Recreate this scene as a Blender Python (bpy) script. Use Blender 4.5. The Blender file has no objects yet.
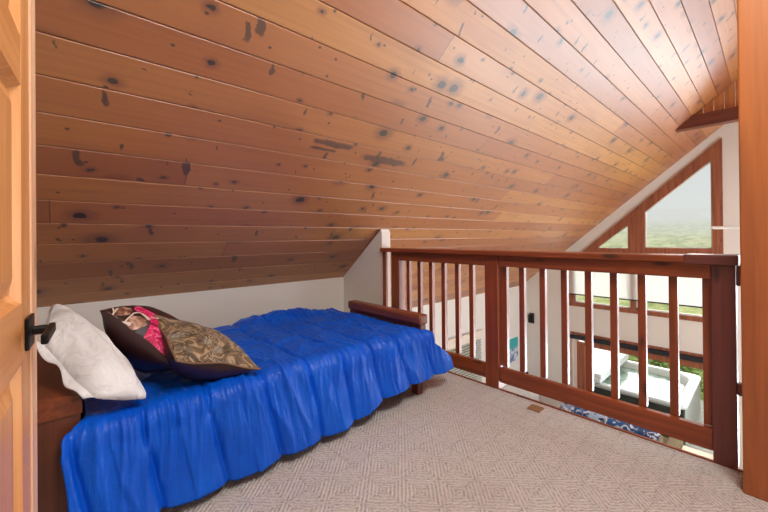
import bpy, bmesh, math, random
from mathutils import Vector, Matrix, noise
random.seed(7)
scene = bpy.context.scene
COL = scene.collection
PI = math.pi

# ------------------------------------------------------------------ colour
def lin(r, g=None, b=None):
    if g is None:
        r, g, b = r
    def f(c):
        c /= 255.0
        return c / 12.92 if c <= 0.04045 else ((c + 0.055) / 1.055) ** 2.4
    return (f(r), f(g), f(b), 1.0)

# ------------------------------------------------------------------ node graph helper
class G:
    def __init__(self, name):
        self.m = bpy.data.materials.new(name)
        self.m.use_nodes = True
        self.t = self.m.node_tree
        self.t.nodes.clear()
        self.out = self.t.nodes.new('ShaderNodeOutputMaterial')
    def n(self, typ, ins=None, **props):
        nd = self.t.nodes.new(typ)
        for k, v in props.items():
            setattr(nd, k, v)
        for k, v in (ins or {}).items():
            self.put(nd.inputs[k], v)
        return nd
    def put(self, sock, v):
        if isinstance(v, bpy.types.NodeSocket):
            self.t.links.new(v, sock)
        else:
            sock.default_value = v
    def math(self, op, a, b=0.0, c=None, clamp=False):
        nd = self.t.nodes.new('ShaderNodeMath')
        nd.operation = op
        nd.use_clamp = clamp
        self.put(nd.inputs[0], a)
        self.put(nd.inputs[1], b)
        if c is not None:
            self.put(nd.inputs[2], c)
        return nd.outputs[0]
    def vec(self, x, y, z=0.0):
        nd = self.t.nodes.new('ShaderNodeCombineXYZ')
        self.put(nd.inputs[0], x); self.put(nd.inputs[1], y); self.put(nd.inputs[2], z)
        return nd.outputs[0]
    def sep(self, v):
        nd = self.t.nodes.new('ShaderNodeSeparateXYZ')
        self.put(nd.inputs[0], v)
        return nd.outputs
    def obj(self):
        return self.t.nodes.new('ShaderNodeTexCoord').outputs['Object']
    def mix(self, f, a, b, mode='MIX'):
        nd = self.t.nodes.new('ShaderNodeMix')
        nd.data_type = 'RGBA'
        nd.blend_type = mode
        nd.clamp_factor = True
        self.put(nd.inputs[0], f); self.put(nd.inputs[6], a); self.put(nd.inputs[7], b)
        return nd.outputs[2]
    def noise(self, v, scale=5.0, detail=2.0, rough=0.5, dist=0.0):
        nd = self.n('ShaderNodeTexNoise', {'Vector': v, 'Scale': scale, 'Detail': detail, 'Roughness': rough, 'Distortion': dist})
        return nd.outputs['Fac']
    def ramp(self, f, stops):
        nd = self.t.nodes.new('ShaderNodeValToRGB')
        self.put(nd.inputs[0], f)
        el = nd.color_ramp.elements
        while len(el) < len(stops):
            el.new(0.5)
        for e, (p, c) in zip(el, stops):
            e.position = p
            e.color = c
        return nd.outputs[0]
    def smooth(self, x, a, b):      # 0 below a, 1 above b
        nd = self.t.nodes.new('ShaderNodeMapRange')
        nd.interpolation_type = 'SMOOTHSTEP'
        self.put(nd.inputs[0], x); self.put(nd.inputs[1], a); self.put(nd.inputs[2], b)
        return nd.outputs[0]
    def bump(self, h, strength=0.3, dist=0.01):
        return self.n('ShaderNodeBump', {'Height': h, 'Strength': strength, 'Distance': dist}).outputs[0]
    def bsdf(self, **ins):
        nd = self.t.nodes.new('ShaderNodeBsdfPrincipled')
        for k, v in ins.items():
            self.put(nd.inputs[k.replace('_', ' ')], v)
        self.t.links.new(nd.outputs[0], self.out.inputs[0])
        return self.m

def plain(name, rgb, rough=0.6, metal=0.0, vary=0.06, scale=12.0, coat=0.0):
    g = G(name)
    f = g.noise(g.obj(), scale, 3.0)
    c = lin(rgb)
    d = tuple(x * (1 - vary * 2) for x in c[:3]) + (1.0,)
    return g.bsdf(Base_Color=g.mix(f, d, c), Roughness=rough, Metallic=metal, Coat_Weight=coat)

def wood(name, dark, light, axis='z', rough=0.42, knots=1.0, coat=0.15, fade=None, rare=0.62):
    """varnished pine: grain runs along `axis` of the object"""
    g = G(name)
    o = g.obj()
    rnd = g.t.nodes.new('ShaderNodeObjectInfo').outputs['Random']
    x, y, z = g.sep(o)
    lo, hi = 1.3, 26.0
    k = {'x': (lo, hi, hi), 'y': (hi, lo, hi), 'z': (hi, hi, lo)}[axis]
    off = g.math('MULTIPLY', rnd, 31.0)
    v = g.vec(g.math('MULTIPLY_ADD', x, k[0], off), g.math('MULTIPLY_ADD', y, k[1], off), g.math('MULTIPLY_ADD', z, k[2], off))
    gr = g.noise(v, 1.0, 3.0, 0.6, 0.6)
    col = g.mix(g.smooth(gr, 0.25, 0.75), lin(dark), lin(light))
    big = g.noise(g.vec(g.math('MULTIPLY_ADD', x, 2.0, off), g.math('MULTIPLY_ADD', y, 2.0, off), g.math('MULTIPLY_ADD', z, 2.0, off)), 1.0, 2.0)
    col = g.mix(g.math('MULTIPLY', g.smooth(big, 0.35, 0.75), 0.35), col, lin(dark))
    kk = {'x': (3.0, 9.0, 9.0), 'y': (9.0, 3.0, 9.0), 'z': (9.0, 9.0, 3.0)}[axis]
    kv = g.vec(g.math('MULTIPLY_ADD', x, kk[0], off), g.math('MULTIPLY_ADD', y, kk[1], off), g.math('MULTIPLY_ADD', z, kk[2], off))
    vo = g.n('ShaderNodeTexVoronoi', {'Vector': kv, 'Scale': 1.0})
    kr = g.sep(vo.outputs['Color'])[0]
    keep = g.math('GREATER_THAN', kr, rare)
    spot = g.math('MULTIPLY', g.math('SUBTRACT', 1.0, g.smooth(vo.outputs['Distance'], 0.06, 0.2)), g.math('MULTIPLY', keep, 0.85 * knots))
    col = g.mix(spot, col, lin(tuple(c * 0.32 for c in dark)))
    if fade:                            # (axis value low, high, colour at high)
        f = g.smooth(z, fade[0], fade[1])
        col = g.mix(f, col, g.mix(g.smooth(gr, 0.2, 0.8), lin(tuple(c * 0.86 for c in fade[2])), lin(fade[2])))
        col = g.mix(spot, col, lin(tuple(c * 0.32 for c in dark)))
    return g.bsdf(Base_Color=col, Roughness=rough, Coat_Weight=coat, Coat_Roughness=0.3, Normal=g.bump(gr, 0.12, 0.004))

# ------------------------------------------------------------------ mesh builder
class MB:
    def __init__(self):
        self.bm = bmesh.new()
    def box(self, a, b, bevel=0.0, seg=2, mat=0):
        a = Vector(a); b = Vector(b)
        lo = Vector(map(min, a, b)); hi = Vector(map(max, a, b))
        r = bmesh.ops.create_cube(self.bm, size=1.0)
        vs = r['verts']
        for v in vs:
            v.co = Vector((lo[i] + (v.co[i] + 0.5) * (hi[i] - lo[i]) for i in range(3)))
        fs = {f for v in vs for f in v.link_faces}
        for f in fs:
            f.material_index = mat
        if bevel > 0:
            es = list({e for v in vs for e in v.link_edges})
            bmesh.ops.bevel(self.bm, geom=es, offset=bevel, segments=seg, affect='EDGES', profile=0.5)
        return self
    def prism(self, poly, axis, d0, d1, mat=0):
        """polygon in the two other axes extruded along axis"""
        def P(p, d):
            q = list(p); q.insert('xyz'.index(axis), d)
            return Vector(q)
        A = [self.bm.verts.new(P(p, d0)) for p in poly]
        B = [self.bm.verts.new(P(p, d1)) for p in poly]
        n = len(poly)
        fs = [self.bm.faces.new(A), self.bm.faces.new(B[::-1])]
        for i in range(n):
            fs.append(self.bm.faces.new((A[i], B[i], B[(i + 1) % n], A[(i + 1) % n])))
        for f in fs:
            f.material_index = mat
        bmesh.ops.recalc_face_normals(self.bm, faces=fs)
        return self
    def tube(self, pts, r, n=10, cap=True, flat=1.0):
        pts = [Vector(p) for p in pts]
        rs = r if isinstance(r, (list, tuple)) else [r] * len(pts)
        rings = []
        for i, p in enumerate(pts):
            d = (pts[min(i + 1, len(pts) - 1)] - pts[max(i - 1, 0)]).normalized()
            up = Vector((0, 0, 1)) if abs(d.z) < 0.95 else Vector((1, 0, 0))
            s = d.cross(up).normalized(); u = s.cross(d)
            rings.append([self.bm.verts.new(p + (s * math.cos(2 * PI * k / n) + u * math.sin(2 * PI * k / n) * flat) * rs[i]) for k in range(n)])
        for A, B in zip(rings, rings[1:]):
            for k in range(n):
                self.bm.faces.new((A[k], A[(k + 1) % n], B[(k + 1) % n], B[k]))
        if cap:
            self.bm.faces.new(rings[0][::-1]); self.bm.faces.new(rings[-1])
        return self
    def grid(self, nu, nv, f, mat=0, flip=False):
        V = [[self.bm.verts.new(f(i / nu, j / nv)) for j in range(nv + 1)] for i in range(nu + 1)]
        for i in range(nu):
            for j in range(nv):
                q = (V[i][j], V[i + 1][j], V[i + 1][j + 1], V[i][j + 1])
                fc = self.bm.faces.new(q[::-1] if flip else q)
                fc.material_index = mat
        return V
    def build(self, name, mats, parent=None, smooth=False, local=False, weld=False):
        bm = self.bm
        if weld:
            bmesh.ops.remove_doubles(bm, verts=bm.verts, dist=1e-4)
        if parent is not None and not local:
            bmesh.ops.translate(bm, verts=bm.verts, vec=-root_loc(parent))
        me = bpy.data.meshes.new(name)
        bm.to_mesh(me); bm.free()
        for m in (mats if isinstance(mats, (list, tuple)) else [mats]):
            me.materials.append(m)
        if smooth:
            for p in me.polygons:
                p.use_smooth = True
        o = bpy.data.objects.new(name, me)
        COL.objects.link(o)
        if parent is not None:
            o.parent = parent
        return o

def root_loc(o):
    v = Vector((0, 0, 0))
    while o is not None:
        v += Vector(o.location); o = o.parent
    return v

def thing(name, label, cat, loc=(0, 0, 0), group=None):
    o = bpy.data.objects.new(name, None)
    o.empty_display_size = 0.1
    COL.objects.link(o)
    o.location = loc
    o['label'] = label; o['category'] = cat
    if group:
        o['group'] = group
    return o

def tag(o, label, cat, group=None):
    o['label'] = label; o['category'] = cat
    if group:
        o['group'] = group
    return o

def struct(o, label=None):
    o['kind'] = 'structure'
    if label:
        o['label'] = label
    return o

def struct_root(name, loc, label):
    o = bpy.data.objects.new(name, None)
    o.empty_display_size = 0.1
    COL.objects.link(o); o.location = loc
    return struct(o, label)

def recentre(o, loc):
    """put the origin of a one-mesh thing at its base without moving it"""
    loc = Vector(loc)
    o.data.transform(Matrix.Translation(-loc))
    o.location = loc
    return o

def lerp(a, b, t):
    return a + (b - a) * t
def sstep(a, b, t):
    t = max(0.0, min(1.0, (t - a) / (b - a))); return t * t * (3 - 2 * t)

# ------------------------------------------------------------------ camera
H = 1.10
yaw, pit, rol = math.radians(47.606), math.radians(0.2263), math.radians(-0.5172)
Fv = Vector((math.cos(yaw) * math.cos(pit), math.sin(yaw) * math.cos(pit), math.sin(pit)))
Rv = Vector((math.sin(yaw), -math.cos(yaw), 0)); Uv = Rv.cross(Fv)
R2 = Rv * math.cos(rol) + Uv * math.sin(rol)
U2 = -Rv * math.sin(rol) + Uv * math.cos(rol)
cd = bpy.data.cameras.new('camera'); cam = bpy.data.objects.new('camera', cd)
COL.objects.link(cam)
cam.matrix_world = Matrix(((R2.x, U2.x, -Fv.x, 0), (R2.y, U2.y, -Fv.y, 0), (R2.z, U2.z, -Fv.z, H), (0, 0, 0, 1)))
cd.sensor_width = 36.0
cd.lens = 354.42 * 36.0 / 768.0
cd.shift_y = -(256.0 - 236.1) / 768.0
cd.clip_start = 0.02; cd.clip_end = 2000
scene.camera = cam

# ------------------------------------------------------------------ dimensions
XR = 2.32                       # railing front plane
GX = 8.24                       # gable wall
XB = -1.25                      # back wall
YK, ZK = 3.216, 0.666           # knee wall, top edge (on the roof plane)
SL = math.radians(40.3)
TS, TC = math.sin(SL), math.cos(SL)
YE = 4.11                       # great room eave wall
ZR = ZK + YK * math.tan(SL)     # ridge
ZL = -2.95                      # lower floor
def zroof(y):
    return ZR - abs(y) * math.tan(SL)

# ------------------------------------------------------------------ materials
M_wall = plain('painted_drywall', (232, 226, 216), 0.9, vary=0.02, scale=3)
M_wall2 = plain('painted_drywall_great_room', (228, 226, 222), 0.9, vary=0.015, scale=3)

def mat_ceiling():
    g = G('knotty_pine_boards')
    x, t, _z = g.sep(g.obj())
    W = 0.1735
    bf = g.math('DIVIDE', g.math('SUBTRACT', t, 0.118), W)
    b = g.math('FLOOR', bf)
    rb = g.n('ShaderNodeTexWhiteNoise', {'W': b}, noise_dimensions='1D').outputs['Value']
    xo = g.math('MULTIPLY_ADD', rb, 9.7, x)
    segf = g.math('DIVIDE', xo, 9.5)
    seg = g.math('FLOOR', segf)
    wn = g.n('ShaderNodeTexWhiteNoise', {'Vector': g.vec(b, seg, 3.0)}, noise_dimensions='3D')
    rs = wn.outputs['Value']
    r2 = g.sep(wn.outputs['Color'])[1]
    col = g.ramp(rs, [(0.0, lin(156, 88, 42)), (0.35, lin(174, 104, 50)), (0.75, lin(188, 122, 60)), (1.0, lin(208, 146, 74))])
    gv = g.vec(g.math('MULTIPLY_ADD', rs, 40.0, g.math('MULTIPLY', x, 0.9)), g.math('MULTIPLY_ADD', rs, 90.0, g.math('MULTIPLY', t, 34.0)))
    gr = g.noise(gv, 1.0, 3.0, 0.6, 0.9)
    col = g.mix(g.math('MULTIPLY', g.smooth(gr, 0.35, 0.8), 0.32), col, lin(128, 66, 30))
    cl = g.noise(g.vec(g.math('MULTIPLY', xo, 1.6), g.math('MULTIPLY', t, 4.0), rs), 1.0, 2.0)
    col = g.mix(g.math('MULTIPLY', g.smooth(cl, 0.45, 0.8), 0.30), col, lin(140, 74, 38))
    # knots
    warp = g.math('MULTIPLY', g.math('SUBTRACT', g.noise(g.vec(x, t, 0.0), 22.0, 2.0), 0.5), 0.16)
    kx = g.math('ADD', g.math('MULTIPLY', xo, 3.3), warp)
    ky = g.math('ADD', g.math('MULTIPLY', t, 4.4), g.math('MULTIPLY', warp, 0.6))
    vo = g.n('ShaderNodeTexVoronoi', {'Vector': g.vec(kx, ky), 'Scale': 1.0}, voronoi_dimensions='2D')
    kc = g.sep(vo.outputs['Color'])
    keep = g.math('GREATER_THAN', kc[0], 0.25)
    rad = g.math('MULTIPLY_ADD', g.math('POWER', kc[1], 2.0), 0.11, 0.03)
    dk = g.math('DIVIDE', vo.outputs['Distance'], rad)
    core = g.math('MULTIPLY', g.math('SUBTRACT', 1.0, g.smooth(dk, 0.75, 1.05)), keep)
    halo = g.math('MULTIPLY', g.math('SUBTRACT', 1.0, g.smooth(dk, 0.8, 3.2)), keep)
    col = g.mix(g.math('MULTIPLY', halo, 0.6), col, lin(104, 48, 26))
    ring = g.math('MULTIPLY_ADD', g.math('SINE', g.math('MULTIPLY', dk, 14.0)), 0.08, 0.92)
    col = g.mix(g.math('MULTIPLY', core, ring), col, lin(30, 15, 15))
    # small pin knots
    v2 = g.n('ShaderNodeTexVoronoi', {'Vector': g.vec(g.math('MULTIPLY', xo, 5.1), g.math('MULTIPLY', t, 6.7)), 'Scale': 1.0}, voronoi_dimensions='2D')
    k2 = g.sep(v2.outputs['Color'])
    pin = g.math('MULTIPLY', g.math('SUBTRACT', 1.0, g.smooth(v2.outputs['Distance'], 0.03, 0.06)), g.math('GREATER_THAN', k2[2], 0.6))
    col = g.mix(g.math('MULTIPLY', pin, 0.9), col, lin(40, 20, 16))
    # spike knots lying across the boards
    v3 = g.n('ShaderNodeTexVoronoi', {'Vector': g.vec(g.math('ADD', g.math('MULTIPLY', xo, 6.2), g.math('MULTIPLY_ADD', t, 1.6, g.math('MULTIPLY', warp, 2.2))), g.math('ADD', g.math('MULTIPLY', t, 2.3), warp)), 'Scale': 1.0}, voronoi_dimensions='2D')
    k3 = g.sep(v3.outputs['Color'])
    r3 = g.math('MULTIPLY_ADD', g.math('POWER', k3[1], 2.0), 0.10, 0.035)
    d3 = g.math('DIVIDE', v3.outputs['Distance'], r3)
    sp = g.math('MULTIPLY', g.math('SUBTRACT', 1.0, g.smooth(d3, 0.7, 1.1)), g.math('GREATER_THAN', k3[2], 0.25))
    col = g.mix(g.math('MULTIPLY', sp, 0.8), col, lin(56, 30, 26))
    # two long dark mineral stains over the bed
    wx = g.math('MULTIPLY', g.math('SUBTRACT', g.noise(g.vec(x, t, 2.0), 16.0, 3.0), 0.5), 1.6)
    for cx, cy, ax, ay in ((1.36, 1.637, 0.15, 0.026), (1.86, 1.585, 0.24, 0.034), (1.30, 1.585, 0.10, 0.012)):
        ex = g.math('DIVIDE', g.math('SUBTRACT', x, cx), ax)
        ey = g.math('DIVIDE', g.math('SUBTRACT', t, cy), ay)
        dd = g.math('ADD', g.math('SQRT', g.math('ADD', g.math('MULTIPLY', ex, ex), g.math('MULTIPLY', ey, ey))), wx)
        col = g.mix(g.math('MULTIPLY', g.math('SUBTRACT', 1.0, g.smooth(dd, 0.7, 1.25)), 0.8), col, lin(58, 28, 24))
    # butt joints between board lengths
    fr = g.math('FRACT', segf)
    j = g.math('LESS_THAN', fr, 0.0006)
    col = g.mix(g.math('MULTIPLY', j, 0.7), col, lin(50, 26, 16))
    # dark tongue line in the groove
    fb = g.math('FRACT', bf)
    ed = g.math('MINIMUM', fb, g.math('SUBTRACT', 1.0, fb))
    col = g.mix(g.math('MULTIPLY', g.math('SUBTRACT', 1.0, g.smooth(ed, 0.006, 0.024)), 0.6), col, lin(70, 34, 18))
    return g.bsdf(Base_Color=col, Roughness=g.math('MULTIPLY_ADD', r2, 0.1, 0.42), Coat_Weight=1.0, Coat_Roughness=0.5,
                  Specular_IOR_Level=0.9, Normal=g.bump(gr, 0.1, 0.004))
M_ceil = mat_ceiling()

def mat_carpet():
    g = G('basketweave_carpet')
    x, y, _ = g.sep(g.obj())
    wb = g.math('MULTIPLY', g.math('SUBTRACT', g.noise(g.obj(), 30.0, 3.0), 0.5), 0.020)
    x = g.math('ADD', x, wb); y = g.math('ADD', y, wb)
    S = 0.115
    cx = g.math('FLOOR', g.math('DIVIDE', x, S)); cy = g.math('FLOOR', g.math('DIVIDE', y, S))
    par = g.math('MODULO', g.math('ADD', g.math('ADD', cx, cy), 400.0), 2.0)
    sgn = g.math('MULTIPLY_ADD', par, 2.0, -1.0)
    d = g.math('ADD', x, g.math('MULTIPLY', y, sgn))
    rib = g.math('MULTIPLY_ADD', g.math('SINE', g.math('MULTIPLY', d, 2 * PI / 0.0235)), 0.5, 0.5)
    fx = g.math('ABSOLUTE', g.math('SUBTRACT', g.math('FRACT', g.math('DIVIDE', x, S)), 0.5))
    fy = g.math('ABSOLUTE', g.math('SUBTRACT', g.math('FRACT', g.math('DIVIDE', y, S)), 0.5))
    edge = g.smooth(g.math('MAXIMUM', fx, fy), 0.42, 0.5)
    h = g.math('SUBTRACT', g.math('MULTIPLY', rib, g.smooth(g.noise(g.obj(), 44.0, 2.0), 0.1, 0.58)), g.math('MULTIPLY', edge, 0.25))
    fine = g.noise(g.obj(), 260.0, 2.0)
    loop = g.noise(g.obj(), 70.0, 3.0, 0.6)
    h2 = g.math('ADD', g.math('ADD', h, g.math('MULTIPLY', fine, 1.0)), g.math('MULTIPLY', loop, 2.4))
    c = g.mix(g.smooth(h2, 0.6, 2.5), lin(150, 137, 129), lin(234, 226, 220))
    big = g.noise(g.obj(), 1.7, 3.0)
    c = g.mix(g.math('MULTIPLY', g.smooth(big, 0.5, 0.8), 0.25), c, lin(176, 146, 122))
    return g.bsdf(Base_Color=c, Roughness=0.95, Sheen_Weight=0.2, Normal=g.bump(h2, 0.7, 0.012))
M_carpet = mat_carpet()

M_rail = wood('red_varnished_pine_across', (112, 50, 24), (160, 78, 38), 'y', 0.38)
M_railz = wood('red_varnished_pine_upright', (112, 50, 24), (160, 78, 38), 'z', 0.38)
M_newel = wood('dark_cherry_stained_pine_upright', (98, 46, 42), (128, 66, 58), 'z', 0.4)
M_cap2 = wood('dark_cherry_stained_pine_across', (80, 38, 34), (108, 54, 46), 'y', 0.35)
M_post = wood('amber_pine_post', (150, 80, 38), (182, 102, 50), 'z', 0.42, 1.2, fade=(0.7, 2.4, (192, 112, 42)), rare=0.3)
M_beam = wood('dark_red_beam', (92, 44, 34), (132, 66, 48), 'y', 0.5)
M_trimw = wood('window_trim_pine', (126, 72, 50), (172, 104, 74), 'z', 0.45, 0.8)
M_bed = wood('futon_brown_wood_across', (100, 48, 26), (148, 76, 42), 'y', 0.35, 0.0, 0.3)
M_bedz = wood('futon_brown_wood_upright', (84, 42, 27), (128, 68, 43), 'z', 0.35, 0.0, 0.3)
M_bedx = wood('futon_brown_wood_lengthwise', (72, 34, 22), (112, 56, 34), 'x', 0.4, 0.0)
M_door = wood('golden_pine_door_upright', (196, 128, 68), (232, 170, 108), 'z', 0.4, 0.5)
M_doory = wood('golden_pine_door_across', (190, 122, 62), (226, 162, 100), 'x', 0.4, 0.5)
M_doorE = wood('pale_pine_door_edge', (214, 158, 116), (240, 200, 164), 'z', 0.45, 0.5)
M_infill = wood('pine_infill_boards', (186, 118, 64), (216, 152, 96), 'z', 0.45, 1.0)
M_floorw = wood('pale_plank_floor', (188, 160, 112), (214, 190, 140), 'x', 0.35, 0.3)
M_deck = wood('grey_deck_boards', (140, 136, 126), (188, 184, 174), 'y', 0.8, 0.3, 0.0)
M_table = wood('honey_pine_table', (196, 160, 96), (222, 190, 128), 'y', 0.4, 0.4)
M_black = plain('black_metal', (34, 34, 36), 0.4, 0.6)
M_dark = plain('dark_navy_plastic', (30, 34, 48), 0.4)
M_white = plain('white_enamel', (236, 236, 234), 0.45, vary=0.02)
M_endcap = plain('white_painted_wall_end', (226, 214, 206), 0.8, vary=0.04)
M_tan = plain('tan_outlet_plastic', (156, 116, 78), 0.5)
M_grey = plain('grey_acrylic', (206, 208, 200), 0.25, coat=0.3)
M_cab = plain('weathered_grey_tub_cabinet', (150, 150, 142), 0.7, vary=0.1)
M_cab_shade = plain('shade_painted_tub_cabinet', (52, 60, 54), 0.6, vary=0.12)  # cabinet side facing the house, its shade painted into the colour
M_cover = plain('white_vinyl_cover', (240, 242, 240), 0.5)

def mat_glass():
    g = G('window_glass')
    lw = g.n('ShaderNodeFresnel', {'IOR': 1.45}).outputs[0]
    tr = g.n('ShaderNodeBsdfTransparent', {'Color': (0.98, 0.985, 0.98, 1)}).outputs[0]
    gl = g.n('ShaderNodeBsdfGlossy', {'Roughness': 0.02}).outputs[0]
    mx = g.n('ShaderNodeMixShader', {0: g.math('MULTIPLY', lw, 0.8), 1: tr, 2: gl}).outputs[0]
    g.t.links.new(mx, g.out.inputs[0])
    return g.m
M_glass = mat_glass()

def mat_shade():
    g = G('translucent_roller_fabric')
    x, y, z = g.sep(g.obj())
    f = g.noise(g.vec(g.math('MULTIPLY', x, 9.0), g.math('MULTIPLY', y, 40.0), g.math('MULTIPLY', z, 260.0)), 1.0, 1.0)
    c = g.mix(f, lin(244, 245, 244), lin(254, 254, 253))
    df = g.n('ShaderNodeBsdfDiffuse', {'Color': c}).outputs[0]
    tl = g.n('ShaderNodeBsdfTranslucent', {'Color': c}).outputs[0]
    mx = g.n('ShaderNodeMixShader', {0: 0.75, 1: df, 2: tl}).outputs[0]
    g.t.links.new(mx, g.out.inputs[0])
    return g.m
M_shade = mat_shade()

def mat_water():
    g = G('hot_tub_water')
    v = g.obj()
    n1 = g.noise(v, 5.0, 3.0, 0.6, 1.0)
    c = g.mix(g.smooth(n1, 0.3, 0.7), lin(112, 142, 122), lin(176, 194, 178))
    return g.bsdf(Base_Color=c, Roughness=0.08, Normal=g.bump(n1, 0.4, 0.02))
M_water = mat_water()

def mat_satin():
    g = G('royal_blue_satin')
    o = g.obj()
    x, y, z = g.sep(o)
    f1 = g.noise(g.vec(g.math('MULTIPLY', x, 22.0), g.math('MULTIPLY', y, 8.0), g.math('MULTIPLY', z, 3.0)), 1.0, 3.0, 0.6, 0.8)
    f2 = g.noise(o, 14.0, 3.0, 0.6, 1.2)
    h = g.math('ADD', g.math('MULTIPLY', f1, 0.7), g.math('MULTIPLY', f2, 0.5))
    c = g.mix(g.noise(o, 5.0, 2.0), lin(0, 70, 192), lin(0, 108, 240))
    return g.bsdf(Base_Color=c, Roughness=0.40, Specular_IOR_Level=0.35, Sheen_Weight=0.05, Sheen_Roughness=0.4, Sheen_Tint=lin(70, 150, 255),
                  Normal=g.bump(h, 0.35, 0.03))
M_blue = mat_satin()

def mat_pillowcase():
    g = G('white_cotton_pillowcase')
    o = g.obj()
    f = g.noise(o, 11.0, 3.0, 0.55, 0.9)
    c = g.mix(g.smooth(g.noise(o, 4.0, 2.0), 0.3, 0.7), lin(222, 222, 222), lin(242, 244, 246))
    return g.bsdf(Base_Color=c, Roughness=0.85, Normal=g.bump(f, 0.8, 0.03))
M_cotton = mat_pillowcase()
M_brown = plain('dark_brown_satin', (62, 34, 34), 0.36, vary=0.15, scale=8)

def mat_brocade():
    g = G('gold_paisley_brocade')
    o = g.obj()
    w = g.n('ShaderNodeTexNoise', {'Vector': o, 'Scale': 7.0, 'Detail': 1.0}).outputs['Color']
    w = g.n('ShaderNodeVectorMath', {0: w, 3: 0.35}, operation='SCALE').outputs[0]
    v = g.n('ShaderNodeVectorMath', {0: o, 1: w}, operation='ADD').outputs[0]
    vo = g.n('ShaderNodeTexVoronoi', {'Vector': v, 'Scale': 15.0})
    s = g.math('SINE', g.math('MULTIPLY', vo.outputs['Distance'], 17.0))
    f = g.noise(v, 24.0, 3.0, 0.6, 1.2)
    c = g.mix(g.smooth(s, -0.4, 0.7), lin(112, 88, 60), lin(178, 152, 116))
    c = g.mix(g.smooth(f, 0.46, 0.62), c, lin(72, 60, 46))
    c = g.mix(g.math('MULTIPLY', g.smooth(g.noise(o, 13.0, 2.0), 0.55, 0.7), 0.5), c, lin(158, 158, 150))
    return g.bsdf(Base_Color=c, Roughness=0.5, Sheen_Weight=0.2, Normal=g.bump(s, 0.25, 0.006))
M_gold = mat_brocade()

def mat_bronze():
    g = G('bronze_print_patch')
    f = g.noise(g.obj(), 22.0, 2.0, 0.5, 0.8)
    return g.bsdf(Base_Color=g.ramp(f, [(0.3, lin(84, 50, 40)), (0.5, lin(150, 104, 84)), (0.68, lin(226, 190, 168))]), Roughness=0.35, Metallic=0.2)
M_bronze = mat_bronze()
def mat_pink():
    g = G('hot_pink_print_patch')
    f = g.noise(g.obj(), 36.0, 2.0, 0.5, 1.5)
    return g.bsdf(Base_Color=g.ramp(f, [(0.35, lin(150, 8, 62)), (0.52, lin(226, 20, 100)), (0.66, lin(250, 120, 170))]), Roughness=0.45)
M_pink = mat_pink()
M_cream = plain('cream_print', (226, 210, 196), 0.5)
M_slate = plain('slate_print', (74, 70, 78), 0.5)

def mat_quilt():
    g = G('blue_and_white_patchwork')
    o = g.obj()
    x, y, z = g.sep(o)
    cell = g.math('FLOOR', g.math('MULTIPLY', y, 3.6))
    r = g.n('ShaderNodeTexWhiteNoise', {'W': cell}, noise_dimensions='1D').outputs['Value']
    base = g.ramp(r, [(0.0, lin(24, 52, 104)), (0.35, lin(54, 106, 168)), (0.6, lin(166, 190, 216)), (0.8, lin(40, 84, 146)), (1.0, lin(190, 200, 220))])
    f = g.noise(o, 9.0, 3.0, 0.6, 1.5)
    c = g.mix(g.smooth(f, 0.52, 0.6), base, lin(214, 224, 238))
    c = g.mix(g.smooth(g.noise(o, 7.0, 2.0), 0.56, 0.64), c, lin(18, 38, 84))
    return g.bsdf(Base_Color=c, Roughness=0.85)
M_quilt = mat_quilt()
M_denim = plain('olive_tan_upholstery', (128, 112, 78), 0.9, vary=0.1)

def mat_hill():
    g = G('hillside_with_painted_mist')
    o = g.obj()
    x, y, z = g.sep(o)
    near = g.noise(o, 2.6, 4.0, 0.65)
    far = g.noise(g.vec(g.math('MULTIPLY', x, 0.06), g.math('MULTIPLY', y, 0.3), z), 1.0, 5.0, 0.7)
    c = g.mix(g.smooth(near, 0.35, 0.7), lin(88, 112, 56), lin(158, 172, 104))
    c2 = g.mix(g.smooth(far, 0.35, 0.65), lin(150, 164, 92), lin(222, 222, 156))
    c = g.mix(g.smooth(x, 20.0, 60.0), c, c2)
    hz = g.smooth(x, 25.0, 340.0)     # mist painted as a glow that grows with distance
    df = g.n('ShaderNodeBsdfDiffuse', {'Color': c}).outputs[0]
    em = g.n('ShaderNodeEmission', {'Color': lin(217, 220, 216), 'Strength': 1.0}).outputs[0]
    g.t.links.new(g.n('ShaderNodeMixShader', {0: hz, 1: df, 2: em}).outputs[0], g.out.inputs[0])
    return g.m
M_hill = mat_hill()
def mat_leaf():
    g = G('shrub_leaves')
    f = g.noise(g.obj(), 30.0, 2.0)
    return g.bsdf(Base_Color=g.ramp(f, [(0.3, lin(52, 84, 30)), (0.55, lin(112, 142, 54)), (0.75, lin(176, 190, 96))]), Roughness=0.7)
M_leaf = mat_leaf()
def mat_art():
    g = G('teal_seascape_print')
    o = g.obj()
    x, y, z = g.sep(o)
    f = g.noise(o, 9.0, 3.0, 0.6, 1.0)
    top = g.mix(f, lin(20, 140, 150), lin(64, 190, 190))
    bot = g.mix(g.smooth(f, 0.4, 0.6), lin(70, 110, 160), lin(214, 222, 232))
    return g.bsdf(Base_Color=g.mix(g.smooth(z, 0.28, 0.36), bot, top), Roughness=0.5)
M_art = mat_art()

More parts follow.
